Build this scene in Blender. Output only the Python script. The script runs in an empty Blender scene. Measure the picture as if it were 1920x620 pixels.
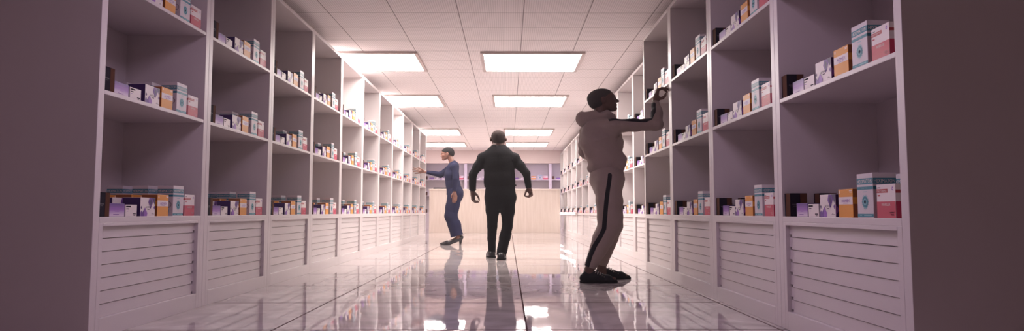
import bpy, bmesh, math, random
import numpy as np
from mathutils import Matrix, Vector

random.seed(7)
scn = bpy.context.scene
COL = scn.collection

# ------------------------------------------------------------------ camera
F_PX, CAM_Z = 1250.0, 0.63
PITCH, YAW = math.atan(87.0 / F_PX), -math.atan(7.0 / F_PX)
cam_data = bpy.data.cameras.new('camera')
cam = bpy.data.objects.new('camera', cam_data)
COL.objects.link(cam)
cam.location = (0, 0, CAM_Z)
cam.rotation_euler = (math.pi / 2 + PITCH, 0, YAW)
cam_data.sensor_width = 36.0
cam_data.lens = F_PX / 1920.0 * 36.0
cam_data.clip_end = 200
scn.camera = cam
_R = cam.rotation_euler.to_matrix()

def at(px, py, Y):
    """the point at depth Y that the photograph shows at pixel px, py"""
    d = _R @ Vector(((px - 960) / F_PX, -(py - 310) / F_PX, -1.0))
    k = Y / d.y
    return np.array((d.x * k, Y, CAM_Z + d.z * k))

# ------------------------------------------------------------------ helpers
def tag(o, label=None, cat=None, group=None, kind=None):
    if label: o['label'] = label
    if cat: o['category'] = cat
    if group: o['group'] = group
    if kind: o['kind'] = kind
    return o

def link(name, me, parent=None, mats=None):
    o = bpy.data.objects.new(name, me)
    COL.objects.link(o)
    if parent is not None: o.parent = parent
    if mats:
        me.materials.clear()
        for m in (mats if isinstance(mats, (list, tuple)) else [mats]): me.materials.append(m)
    return o

def empty(name, loc=(0, 0, 0), rz=0.0):
    o = bpy.data.objects.new(name, None)
    COL.objects.link(o)
    o.empty_display_size = 0.1
    o.location = loc
    o.rotation_euler = (0, 0, rz)
    return o

def copy_tree(o, parent=None):
    c = o.copy()
    COL.objects.link(c)
    if parent is not None: c.parent = parent
    for ch in list(o.children): copy_tree(ch, c)
    return c

class MB:
    """collects boxes, prisms and strips of one object"""
    def __init__(self): self.bm = bmesh.new()
    def box(self, x0, x1, y0, y1, z0, z1, mi=0, bev=0.0):
        bm = self.bm
        vs = [bm.verts.new(c) for c in ((x0,y0,z0),(x1,y0,z0),(x1,y1,z0),(x0,y1,z0),(x0,y0,z1),(x1,y0,z1),(x1,y1,z1),(x0,y1,z1))]
        fs = []
        for q in ((0,3,2,1),(4,5,6,7),(0,1,5,4),(1,2,6,5),(2,3,7,6),(3,0,4,7)):
            f = bm.faces.new([vs[i] for i in q]); f.material_index = mi; fs.append(f)
        if bev > 0:
            es = {e for f in fs for e in f.edges}
            r = bmesh.ops.bevel(bm, geom=list(es), offset=bev, segments=2, profile=0.5, affect='EDGES', clamp_overlap=True)
            for f in r['faces']: f.material_index = mi
        return self
    def prism_x(self, prof, x0, x1, mi=0):
        """profile of (y, z) points, counter clockwise seen from +x, swept along x"""
        bm = self.bm
        a = [bm.verts.new((x0, y, z)) for y, z in prof]
        b = [bm.verts.new((x1, y, z)) for y, z in prof]
        n = len(prof)
        fs = [bm.faces.new(list(reversed(a))), bm.faces.new(b)]
        for i in range(n):
            fs.append(bm.faces.new((a[i], a[(i+1) % n], b[(i+1) % n], b[i])))
        for f in fs: f.material_index = mi
        return self
    def tube(self, p, q, r, n=12, mi=0):
        p, q = Vector(p), Vector(q)
        d = (q - p).normalized()
        u = d.orthogonal().normalized(); v = d.cross(u)
        bm = self.bm
        A = [bm.verts.new(p + (u*math.cos(t) + v*math.sin(t))*r) for t in [2*math.pi*i/n for i in range(n)]]
        B = [bm.verts.new(q + (u*math.cos(t) + v*math.sin(t))*r) for t in [2*math.pi*i/n for i in range(n)]]
        fs = [bm.faces.new(list(reversed(A))), bm.faces.new(B)]
        for i in range(n): fs.append(bm.faces.new((A[i], A[(i+1) % n], B[(i+1) % n], B[i])))
        for f in fs: f.material_index = mi
        return self
    def poly(self, pts, mi=0):
        f = self.bm.faces.new([self.bm.verts.new(p) for p in pts]); f.material_index = mi
        return self
    def mesh(self, name, smooth=False):
        me = bpy.data.meshes.new(name)
        bmesh.ops.recalc_face_normals(self.bm, faces=[f for f in self.bm.faces if len(f.verts) > 0])
        self.bm.to_mesh(me); self.bm.free()
        if smooth:
            me.polygons.foreach_set('use_smooth', [True]*len(me.polygons))
        return me
    def build(self, name, mats, parent=None, smooth=False):
        return link(name, self.mesh(name, smooth), parent, mats)

# ------------------------------------------------------------------ materials
def rgb(r, g, b):
    """display colour 0..255 to linear"""
    f = lambda c: (c/255/12.92) if c/255 <= 0.04045 else ((c/255+0.055)/1.055)**2.4
    return (f(r), f(g), f(b), 1.0)

def mat(name, col, rough=0.5, metal=0.0, spec=0.5, emit=None, strength=0.0, noise=0.0, nscale=8.0, bump=0.0, bscale=60.0, sheen=0.0):
    m = bpy.data.materials.new(name); m.use_nodes = True
    nt = m.node_tree; b = nt.nodes['Principled BSDF']
    b.inputs['Base Color'].default_value = col
    b.inputs['Roughness'].default_value = rough
    b.inputs['Metallic'].default_value = metal
    b.inputs['Specular IOR Level'].default_value = spec
    if sheen: b.inputs['Sheen Weight'].default_value = sheen
    if emit:
        b.inputs['Emission Color'].default_value = emit
        b.inputs['Emission Strength'].default_value = strength
    tc = None
    if noise or bump:
        tc = nt.nodes.new('ShaderNodeTexCoord')
    if noise:
        n = nt.nodes.new('ShaderNodeTexNoise'); n.inputs['Scale'].default_value = nscale; n.inputs['Detail'].default_value = 4
        nt.links.new(tc.outputs['Object'], n.inputs['Vector'])
        mr = nt.nodes.new('ShaderNodeMapRange')
        mr.inputs['To Min'].default_value = 1 - noise; mr.inputs['To Max'].default_value = 1 + noise
        nt.links.new(n.outputs['Fac'], mr.inputs['Value'])
        mx = nt.nodes.new('ShaderNodeVectorMath'); mx.operation = 'SCALE'
        mx.inputs[0].default_value = col[:3]
        nt.links.new(mr.outputs['Result'], mx.inputs['Scale'])
        nt.links.new(mx.outputs['Vector'], b.inputs['Base Color'])
    if bump:
        n2 = nt.nodes.new('ShaderNodeTexNoise'); n2.inputs['Scale'].default_value = bscale; n2.inputs['Detail'].default_value = 3
        nt.links.new(tc.outputs['Object'], n2.inputs['Vector'])
        bp = nt.nodes.new('ShaderNodeBump'); bp.inputs['Strength'].default_value = bump; bp.inputs['Distance'].default_value = 0.01
        nt.links.new(n2.outputs['Fac'], bp.inputs['Height'])
        nt.links.new(bp.outputs['Normal'], b.inputs['Normal'])
    return m

def math_node(nt, op, a, b=None, c=None):
    n = nt.nodes.new('ShaderNodeMath'); n.operation = op
    for i, v in enumerate((a, b, c)):
        if v is None: continue
        if hasattr(v, 'links') or hasattr(v, 'is_linked'): nt.links.new(v, n.inputs[i])
        else: n.inputs[i].default_value = v
    return n.outputs[0]

M = {}
M['shelf'] = mat('white_lacquer', (0.63, 0.575, 0.575, 1), rough=0.38, noise=0.04, nscale=2.5)
M['shelf_in'] = mat('white_lacquer_louvre', (0.60, 0.545, 0.545, 1), rough=0.42, noise=0.05, nscale=3.0)
M['skin'] = mat('dark_skin', rgb(84, 55, 47), rough=0.6, noise=0.08, nscale=20, bump=0.05, bscale=200)
M['skin2'] = mat('brown_skin', rgb(112, 74, 62), rough=0.5, noise=0.06, nscale=20, bump=0.05, bscale=200)
M['hair'] = mat('black_cropped_hair', rgb(58, 49, 48), rough=0.85, noise=0.3, nscale=150, bump=0.6, bscale=500)
M['shaved'] = mat('shaved_scalp', rgb(46, 34, 32), rough=0.9, spec=0.2, noise=0.2, nscale=150, bump=0.2, bscale=500)
M['hair2'] = mat('black_hair', rgb(15, 10, 13), rough=0.8, spec=0.25, noise=0.3, nscale=120, bump=0.5, bscale=300)
M['grey_fleece'] = mat('grey_fleece', rgb(146, 130, 124), rough=0.95, spec=0.2, noise=0.12, nscale=9, bump=0.25, bscale=90, sheen=0.1)
M['stripe'] = mat('black_stripe', rgb(24, 20, 30), rough=0.8, spec=0.2)
M['stitch'] = mat('pale_stitch', rgb(190, 178, 172), rough=0.8)
M['black_knit'] = mat('black_knit', rgb(11, 8, 14), rough=0.9, spec=0.2, noise=0.15, nscale=12, bump=0.25, bscale=120)
M['black_trouser'] = mat('dark_trouser_cloth', rgb(11, 9, 16), rough=0.9, spec=0.2, noise=0.12, nscale=10, bump=0.15, bscale=100)
M['navy'] = mat('navy_suit_cloth', rgb(20, 21, 50), rough=0.85, spec=0.25, noise=0.1, nscale=10, bump=0.15, bscale=120)
M['shoe'] = mat('black_canvas', rgb(20, 18, 26), rough=0.8, spec=0.3, bump=0.2, bscale=300)
M['leather'] = mat('black_leather', rgb(20, 16, 22), rough=0.35, spec=0.5)
M['sole'] = mat('dark_rubber_sole', rgb(18, 15, 21), rough=0.9, spec=0.2)
M['lace'] = mat('grey_lace', rgb(150, 140, 135), rough=0.9)
M['eye'] = mat('eye_white', rgb(205, 195, 190), rough=0.25)
M['lip'] = mat('lip', rgb(96, 52, 50), rough=0.45)
M['frame_metal'] = mat('white_lamp_frame', (0.55, 0.46, 0.44, 1), rough=0.45, noise=0.03)
LAMP_COL = (1.0, 0.92, 0.87, 1)
M['diffuser'] = mat('lit_diffuser', (0.9, 0.9, 0.9, 1), emit=LAMP_COL, strength=25.0)
M['diffuser_dim'] = mat('lit_diffuser_dimmed', (0.9, 0.9, 0.9, 1), emit=LAMP_COL, strength=20.0)
M['tube'] = mat('ledge_glow', (0.9, 0.9, 0.9, 1), emit=(1.0, 0.94, 0.92, 1), strength=9.0)  # emission that imitates a blown-out reflection on the shelf ledge
M['counter_dark'] = mat('dark_plastic', rgb(44, 36, 46), rough=0.5)
M['wall'] = mat('pink_white_wall_paint', (0.70, 0.58, 0.57, 1), rough=0.8, noise=0.03, nscale=1.5, bump=0.05, bscale=120)

# pale wood of the counter: long vertical grain
def wood_mat():
    m = mat('pale_wood', (0.62, 0.46, 0.36, 1), rough=0.5)
    nt = m.node_tree; b = nt.nodes['Principled BSDF']
    tc = nt.nodes.new('ShaderNodeTexCoord'); mp = nt.nodes.new('ShaderNodeMapping')
    mp.inputs['Scale'].default_value = (9, 9, 0.7)
    nt.links.new(tc.outputs['Object'], mp.inputs['Vector'])
    n = nt.nodes.new('ShaderNodeTexNoise'); n.inputs['Scale'].default_value = 2.2; n.inputs['Detail'].default_value = 6
    nt.links.new(mp.outputs['Vector'], n.inputs['Vector'])
    cr = nt.nodes.new('ShaderNodeValToRGB')
    cr.color_ramp.elements[0].position = 0.3; cr.color_ramp.elements[0].color = (0.49, 0.405, 0.35, 1)
    cr.color_ramp.elements[1].position = 0.7; cr.color_ramp.elements[1].color = (0.57, 0.49, 0.44, 1)
    nt.links.new(n.outputs['Fac'], cr.inputs['Fac'])
    nt.links.new(cr.outputs['Color'], b.inputs['Base Color'])
    return m
M['wood'] = wood_mat()

# glossy floor tiles, each laid a hair out of level
TX, TY, OX, OY = 1.36, 1.073, 0.10, 3.63
def floor_mat():
    m = mat('polished_floor_tile', (0.6, 0.52, 0.52, 1), rough=0.07, spec=0.5)
    nt = m.node_tree; b = nt.nodes['Principled BSDF']; b.inputs['IOR'].default_value = 2.4
    g = nt.nodes.new('ShaderNodeNewGeometry'); sp = nt.nodes.new('ShaderNodeSeparateXYZ')
    nt.links.new(g.outputs['Position'], sp.inputs[0])
    u = math_node(nt, 'DIVIDE', math_node(nt, 'SUBTRACT', sp.outputs[0], OX), TX)
    v = math_node(nt, 'DIVIDE', math_node(nt, 'SUBTRACT', sp.outputs[1], OY), TY)
    iu, iv = math_node(nt, 'FLOOR', u), math_node(nt, 'FLOOR', v)
    fu, fv = math_node(nt, 'SUBTRACT', u, iu), math_node(nt, 'SUBTRACT', v, iv)
    def dist(f, size):      # metres to the closest joint
        return math_node(nt, 'MULTIPLY', math_node(nt, 'MINIMUM', f, math_node(nt, 'SUBTRACT', 1.0, f)), size)
    gx = math_node(nt, 'LESS_THAN', dist(fu, TX), 0.0055)
    gy = math_node(nt, 'LESS_THAN', dist(fv, TY), 0.008)
    joint = math_node(nt, 'MAXIMUM', gx, gy)
    cb = nt.nodes.new('ShaderNodeCombineXYZ'); nt.links.new(iu, cb.inputs[0]); nt.links.new(iv, cb.inputs[1])
    wn = nt.nodes.new('ShaderNodeTexWhiteNoise'); wn.noise_dimensions = '3D'; nt.links.new(cb.outputs[0], wn.inputs['Vector'])
    # marbling
    tcn = nt.nodes.new('ShaderNodeTexNoise'); tcn.inputs['Scale'].default_value = 2.3; tcn.inputs['Detail'].default_value = 8; tcn.inputs['Distortion'].default_value = 1.2
    nt.links.new(g.outputs['Position'], tcn.inputs['Vector'])
    cr = nt.nodes.new('ShaderNodeValToRGB')
    cr.color_ramp.elements[0].position = 0.38; cr.color_ramp.elements[0].color = (0.40, 0.345, 0.35, 1)
    cr.color_ramp.elements[1].position = 0.62; cr.color_ramp.elements[1].color = (0.54, 0.48, 0.48, 1)
    nt.links.new(tcn.outputs['Fac'], cr.inputs['Fac'])
    mx = nt.nodes.new('ShaderNodeMixRGB'); nt.links.new(joint, mx.inputs['Fac'])
    nt.links.new(cr.outputs['Color'], mx.inputs[1]); mx.inputs[2].default_value = (0.09, 0.06, 0.06, 1)
    nt.links.new(mx.outputs['Color'], b.inputs['Base Color'])
    nt.links.new(math_node(nt, 'MULTIPLY', math_node(nt, 'SUBTRACT', 1.0, joint), 0.5), b.inputs['Specular IOR Level'])
    rr = math_node(nt, 'ADD', math_node(nt, 'MULTIPLY', joint, 0.6), 0.03)
    nt.links.new(rr, b.inputs['Roughness'])
    # surface ripple and the tilt of each tile
    n2 = nt.nodes.new('ShaderNodeTexNoise'); n2.inputs['Scale'].default_value = 7.0; n2.inputs['Detail'].default_value = 2.5
    mp = nt.nodes.new('ShaderNodeMapping'); mp.inputs['Scale'].default_value = (1.6, 0.35, 1)
    nt.links.new(g.outputs['Position'], mp.inputs['Vector']); nt.links.new(mp.outputs['Vector'], n2.inputs['Vector'])
    n3 = nt.nodes.new('ShaderNodeTexNoise'); n3.inputs['Scale'].default_value = 45.0; n3.inputs['Detail'].default_value = 2
    nt.links.new(g.outputs['Position'], n3.inputs['Vector'])
    h = math_node(nt, 'ADD', math_node(nt, 'MULTIPLY', n2.outputs['Fac'], 0.8), math_node(nt, 'MULTIPLY', n3.outputs['Fac'], 0.05))
    bp = nt.nodes.new('ShaderNodeBump'); bp.inputs['Strength'].default_value = 1.0; bp.inputs['Distance'].default_value = 0.0011
    nt.links.new(h, bp.inputs['Height'])
    sv = nt.nodes.new('ShaderNodeVectorMath'); sv.operation = 'SUBTRACT'; nt.links.new(wn.outputs['Color'], sv.inputs[0]); sv.inputs[1].default_value = (0.5, 0.5, 0.5)
    mv = nt.nodes.new('ShaderNodeVectorMath'); mv.operation = 'MULTIPLY'; nt.links.new(sv.outputs[0], mv.inputs[0]); mv.inputs[1].default_value = (0.008, 0.022, 0.0)
    av = nt.nodes.new('ShaderNodeVectorMath'); av.operation = 'ADD'; nt.links.new(bp.outputs['Normal'], av.inputs[0]); nt.links.new(mv.outputs[0], av.inputs[1])
    nv = nt.nodes.new('ShaderNodeVectorMath'); nv.operation = 'NORMALIZE'; nt.links.new(av.outputs[0], nv.inputs[0])
    nt.links.new(nv.outputs[0], b.inputs['Normal'])
    return m
M['floor'] = floor_mat()

# ceiling of ribbed tiles in a thin dark grid
CX, CY, COX, COY, CEIL = 0.677, 0.555, 0.157, 6.825, 2.70
def ceiling_mat():
    m = mat('ribbed_ceiling_tile', (0.62, 0.54, 0.53, 1), rough=0.85)
    nt = m.node_tree; b = nt.nodes['Principled BSDF']
    g = nt.nodes.new('ShaderNodeNewGeometry'); sp = nt.nodes.new('ShaderNodeSeparateXYZ')
    nt.links.new(g.outputs['Position'], sp.inputs[0])
    u = math_node(nt, 'DIVIDE', math_node(nt, 'SUBTRACT', sp.outputs[0], COX), CX)
    v = math_node(nt, 'DIVIDE', math_node(nt, 'SUBTRACT', sp.outputs[1], COY), CY)
    fu = math_node(nt, 'FRACT', math_node(nt, 'ADD', u, 50.0)); fv = math_node(nt, 'FRACT', math_node(nt, 'ADD', v, 50.0))
    def dist(f, size):
        return math_node(nt, 'MULTIPLY', math_node(nt, 'MINIMUM', f, math_node(nt, 'SUBTRACT', 1.0, f)), size)
    joint = math_node(nt, 'MAXIMUM', math_node(nt, 'LESS_THAN', dist(fu, CX), 0.0045), math_node(nt, 'LESS_THAN', dist(fv, CY), 0.0045))
    rib = math_node(nt, 'LESS_THAN', math_node(nt, 'FRACT', math_node(nt, 'MULTIPLY', math_node(nt, 'ADD', sp.outputs[0], 20.0), 1/0.0226)), 0.4)
    dot = math_node(nt, 'LESS_THAN', math_node(nt, 'FRACT', math_node(nt, 'MULTIPLY', math_node(nt, 'ADD', sp.outputs[1], 20.0), 1/0.03)), 0.75)
    groove = math_node(nt, 'MULTIPLY', math_node(nt, 'MULTIPLY', rib, dot), 0.24)
    dark = math_node(nt, 'MAXIMUM', math_node(nt, 'MULTIPLY', joint, 0.78), groove)
    mx = nt.nodes.new('ShaderNodeMixRGB'); nt.links.new(dark, mx.inputs['Fac'])
    mx.inputs[1].default_value = (0.90, 0.845, 0.84, 1); mx.inputs[2].default_value = (0.10, 0.07, 0.07, 1)
    nt.links.new(mx.outputs['Color'], b.inputs['Base Color'])
    return m
M['ceiling'] = ceiling_mat()

# ------------------------------------------------------------------ the setting
XL, XR, YB, YF = -3.6, 3.6, -3.0, 25.6
def struct(name, mb, m): return tag(mb.build(name, m), kind='structure')
struct('floor', MB().box(XL, XR, YB, YF, -0.12, 0.0), M['floor'])
struct('ceiling', MB().box(XL, XR, YB, YF, CEIL, CEIL + 0.12), M['ceiling'])
struct('wall_left', MB().box(XL - 0.12, XL, YB, YF, -0.12, CEIL + 0.12), M['wall'])
struct('wall_right', MB().box(XR, XR + 0.12, YB, YF, -0.12, CEIL + 0.12), M['wall'])
struct('wall_back', MB().box(XL - 0.12, XR + 0.12, YF, YF + 0.12, -0.12, CEIL + 0.12), M['wall'])
struct('wall_bulkhead', MB().box(XL, XR, 22.35, 22.55, 2.265, CEIL, bev=0.004), M['wall'])

# ------------------------------------------------------------------ ceiling lamps
def ceiling_lamp(x0, x1, y0, y1, label, dim=False):
    t = empty('ceiling_lamp', ((x0+x1)/2, (y0+y1)/2, CEIL))
    w, d = (x1-x0)/2, (y1-y0)/2
    f = 0.045
    fr = MB()
    fr.box(-w, w, -d, -d+f, -0.030, 0, bev=0.004).box(-w, w, d-f, d, -0.030, 0, bev=0.004)
    fr.box(-w, -w+f, -d+f, d-f, -0.030, 0, bev=0.004).box(w-f, w, -d+f, d-f, -0.030, 0, bev=0.004)
    fr.build('lamp_frame', M['frame_metal'], t)
    MB().box(-w+f, w-f, -d+f, d-f, -0.026, -0.002, bev=0.006).build('diffuser', M['diffuser_dim' if dim else 'diffuser'], t)
    return tag(t, label, 'ceiling light', 'square ceiling lamps in two lines above the aisle')
order = ['first', 'second', 'third', 'fourth']
rows_r = [(-0.365, 1.0, 8.50, 9.65), (-0.29, 1.08, 11.70, 12.95), (-0.12, 1.16, 16.5, 17.8), (-0.09, 1.22, 19.7, 20.9)]
rows_l = [(-2.54, -1.18, 8.50, 9.65), (-2.59, -1.22, 11.70, 12.95), (-2.6, -1.23, 16.5, 17.8), (-2.65, -1.28, 19.7, 20.9)]
for i, r in enumerate(rows_r):
    ceiling_lamp(*r, f'lit square ceiling lamp above mid aisle, {order[i]} of its line from camera', i > 1)
for i, r in enumerate(rows_l):
    ceiling_lamp(*r, f'lit square ceiling lamp beside left shelving, {order[i]} of its line from camera', i > 1)

# ------------------------------------------------------------------ shelving units
TOP, DEPTH = 2.55, 0.55
DECK, S2, S3 = 0.605, 1.25, 1.845
def make_unit(W):
    t = empty('shelving_unit')
    p = 0.052
    MB().box(0.001, p, 0, DEPTH, 0, TOP, bev=0.002).build('side_panel', M['shelf'], t)
    MB().box(W-p, W-0.001, 0, DEPTH, 0, TOP, bev=0.002).build('side_panel', M['shelf'], t)
    MB().box(p, W-p, DEPTH-0.015, DEPTH, 0.02, TOP-0.03).build('back_panel', M['shelf'], t)
    MB().box(p, W-p, 0, DEPTH, TOP-0.035, TOP, bev=0.002).build('top_panel', M['shelf'], t)
    for z in (S2, S3):
        MB().box(p, W-p, 0.001, DEPTH-0.015, z-0.022, z, bev=0.002).build('shelf', M['shelf'], t)
    MB().box(p, W-p, 0.0, DEPTH-0.015, DECK-0.03, DECK, bev=0.002).build('deck', M['shelf'], t)
    s = 0.085
    fr = MB()
    fr.box(p, s, 0, 0.03, 0, DECK-0.03, bev=0.0015).box(W-s, W-p, 0, 0.03, 0, DECK-0.03, bev=0.0015)
    fr.box(s, W-s, 0, 0.03, 0, 0.097, bev=0.0015).box(s, W-s, 0, 0.03, 0.558, DECK-0.03, bev=0.0015)
    fr.build('base_frame', M['shelf'], t)
    lv = MB(); z0, z1, n = 0.095, 0.56, 7
    h = (z1 - z0)/n
    for i in range(n):      # overlapping boards, each leaning out at its foot
        a, c = z0 + i*h, z0 + (i+1)*h
        lv.prism_x([(0.0195, a+0.003), (0.024, c), (0.034, c), (0.034, a+0.003)], s+0.028, W-s-0.028)
        for xa, xb in ((s, s+0.028), (W-s-0.028, W-s)):      # cut back at the ends
            lv.prism_x([(0.0205, a+0.016), (0.024, c), (0.034, c), (0.034, a+0.016)], xa, xb)
    lv.build('louvre_panel', M['shelf_in'], t)
    return t

side_word = {'L': 'left', 'R': 'right'}
nth = ['first', 'second', 'third', 'fourth', 'fifth', 'sixth', 'seventh', 'eighth', 'ninth', 'tenth', 'eleventh']
BAYS = []          # (key, matrix origin, rz, W, words)
WL, WR2 = 1.208, 1.29
for i in range(11): BAYS.append(('L', i, (-2.05, 3.312 + i*WL, 0), math.pi/2, WL))
WR = 1.208
for i in range(4): BAYS.append(('R', i, (1.50, 2.49 + (i+1)*WR, 0), -math.pi/2, WR))
for i in range(11): BAYS.append(('F', i, (1.725, 7.87 + (i+1)*WR2, 0), -math.pi/2, WR2))
for i in range(4): BAYS.append(('B', i, (-3.19 + i*1.59, 25.0, 0), 0.0, 1.59))
def bay_words(side, i):
    if side == 'L': return f'{nth[i]} bay of the left row'
    if side == 'R': return f'{nth[i]} bay of the near right row'
    if side == 'F': return f'{nth[i]} bay of the far right row'
    return f'{nth[i]} bay from the left behind the counter'
protos = {}
for side, i, loc, rz, W in BAYS:
    if W not in protos: protos[W] = u = make_unit(W)
    else: u = copy_tree(protos[W])
    u.location = loc; u.rotation_euler = (0, 0, rz)
    if side == 'B':
        lab = f'white open shelving unit against the back wall, {bay_words(side, i)}'; grp = 'shelving behind the counter'
    else:
        lab = f'tall white open shelving unit with louvred base, {bay_words(side, i)}'
        grp = {'L': 'shelving along the left', 'R': 'shelving close by on the right', 'F': 'shelving further down on the right'}[side]
    tag(u, lab, 'shelving unit', grp)
# ------------------------------------------------------------------ medicine cartons
def carton_mats():
    c = {}
    c['near_black'] = mat('near_black_card', rgb(26, 19, 34), rough=0.8, spec=0.12)
    c['black_line'] = mat('faded_print', rgb(70, 58, 72), rough=0.5)
    c['brown'] = mat('brown_card', rgb(88, 54, 40), rough=0.8, spec=0.12, noise=0.25, nscale=30)
    c['white'] = mat('white_card', rgb(226, 216, 214), rough=0.45)
    c['grey'] = mat('pale_grey_card', rgb(204, 196, 200), rough=0.45)
    c['violet'] = mat('dark_violet_card', rgb(54, 20, 88), rough=0.45)
    c['purple'] = mat('purple_print', rgb(98, 42, 140), rough=0.45)
    c['lilac'] = mat('lilac_print', rgb(142, 84, 180), rough=0.45)
    c['orange'] = mat('orange_card', rgb(220, 146, 48), rough=0.45)
    c['dark_orange'] = mat('dark_orange_card', rgb(150, 84, 40), rough=0.5)
    c['teal'] = mat('teal_print', rgb(38, 122, 140), rough=0.45)
    c['light_teal'] = mat('light_teal_print', rgb(120, 176, 184), rough=0.45)
    c['crimson'] = mat('crimson_card', rgb(190, 50, 84), rough=0.45)
    c['dark_red'] = mat('dark_red_print', rgb(176, 58, 66), rough=0.45)
    c['ink'] = mat('dark_ink', rgb(34, 28, 42), rough=0.8, spec=0.12)
    # violet fading to pale towards the foot: the print of the low carton
    g = mat('violet_fade_print', rgb(150, 100, 180), rough=0.45)
    nt = g.node_tree; tc = nt.nodes.new('ShaderNodeTexCoord'); sp = nt.nodes.new('ShaderNodeSeparateXYZ')
    nt.links.new(tc.outputs['Object'], sp.inputs[0])
    mr = nt.nodes.new('ShaderNodeMapRange'); mr.inputs['From Max'].default_value = 0.07
    nt.links.new(sp.outputs[2], mr.inputs['Value'])
    cr = nt.nodes.new('ShaderNodeValToRGB')
    e = cr.color_ramp.elements
    e[0].position = 0.1; e[0].color = rgb(214, 196, 214)
    e[1].position = 0.95; e[1].color = rgb(92, 40, 136)
    k = e.new(0.5); k.color = rgb(150, 100, 180)
    nt.links.new(mr.outputs['Result'], cr.inputs['Fac'])
    nt.links.new(cr.outputs['Color'], nt.nodes['Principled BSDF'].inputs['Base Color'])
    c['fade'] = g
    return c
CM = carton_mats()
CNAMES = list(CM); CMATS = [CM[k] for k in CNAMES]; MI = {k: i for i, k in enumerate(CNAMES)}

_txt = {}
def text_shape(s):
    """outline of a word as polygons, one unit high"""
    if s not in _txt:
        cu = bpy.data.curves.new('lettering', 'FONT'); cu.body = s; cu.resolution_u = 2
        o = bpy.data.objects.new('lettering', cu); COL.objects.link(o)
        dg = bpy.context.evaluated_depsgraph_get(); dg.update()
        me = o.evaluated_get(dg).to_mesh()
        v = np.array([(p.co.x, p.co.y) for p in me.vertices]); f = [list(p.vertices) for p in me.polygons]
        o.evaluated_get(dg).to_mesh_clear()
        bpy.data.objects.remove(o); bpy.data.curves.remove(cu)
        lo, hi = v.min(0), v.max(0)
        _txt[s] = ((v - lo) / (hi - lo), f)
    return _txt[s]

class Carton:
    def __init__(self, w, d, h, body):
        self.w, self.d, self.h = w, d, h
        self.mb = MB(); self.mb.box(-w/2, w/2, 0, d, 0, h, MI[body], bev=0.0012)
    def p(self, face, u, v, lay=1):
        e = 0.0004*lay
        if face == 'f': return (u - self.w/2, -e, v)
        if face == 'l': return (-self.w/2 - e, self.d - u, v)
        if face == 'r': return (self.w/2 + e, u, v)
        return (u - self.w/2, v, self.h + e)
    def rect(self, face, u0, u1, v0, v1, m, lay=1):
        self.mb.poly([self.p(face, *q, lay) for q in ((u0, v0), (u1, v0), (u1, v1), (u0, v1))], MI[m]); return self
    def poly(self, face, pts, m, lay=2):
        self.mb.poly([self.p(face, u, v, lay) for u, v in pts], MI[m]); return self
    def text(self, face, s, u0, u1, v0, v1, m, lay=3):
        V, Fs = text_shape(s)
        bm = self.mb.bm
        vs = [bm.verts.new(self.p(face, u0 + a*(u1-u0), v0 + b*(v1-v0), lay)) for a, b in V]
        for f in Fs:
            try:
                q = bm.faces.new([vs[i] for i in f]); q.material_index = MI[m]
            except ValueError: pass
        return self
    def ring(self, face, cu, cv, r0, r1, m, n=20, lay=2, t0=0, t1=2*math.pi):
        for i in range(n):
            a, b = t0 + (t1-t0)*i/n, t0 + (t1-t0)*(i+1)/n
            self.poly(face, [(cu+r1*math.cos(a), cv+r1*math.sin(a)), (cu+r1*math.cos(b), cv+r1*math.sin(b)),
                             (cu+r0*math.cos(b), cv+r0*math.sin(b)), (cu+r0*math.cos(a), cv+r0*math.sin(a))], m, lay)
        return self
    def done(self, name):
        me = bpy.data.meshes.new(name)
        self.mb.bm.normal_update()
        self.mb.bm.to_mesh(me); self.mb.bm.free()
        for m in CMATS: me.materials.append(m)
        return me

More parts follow.
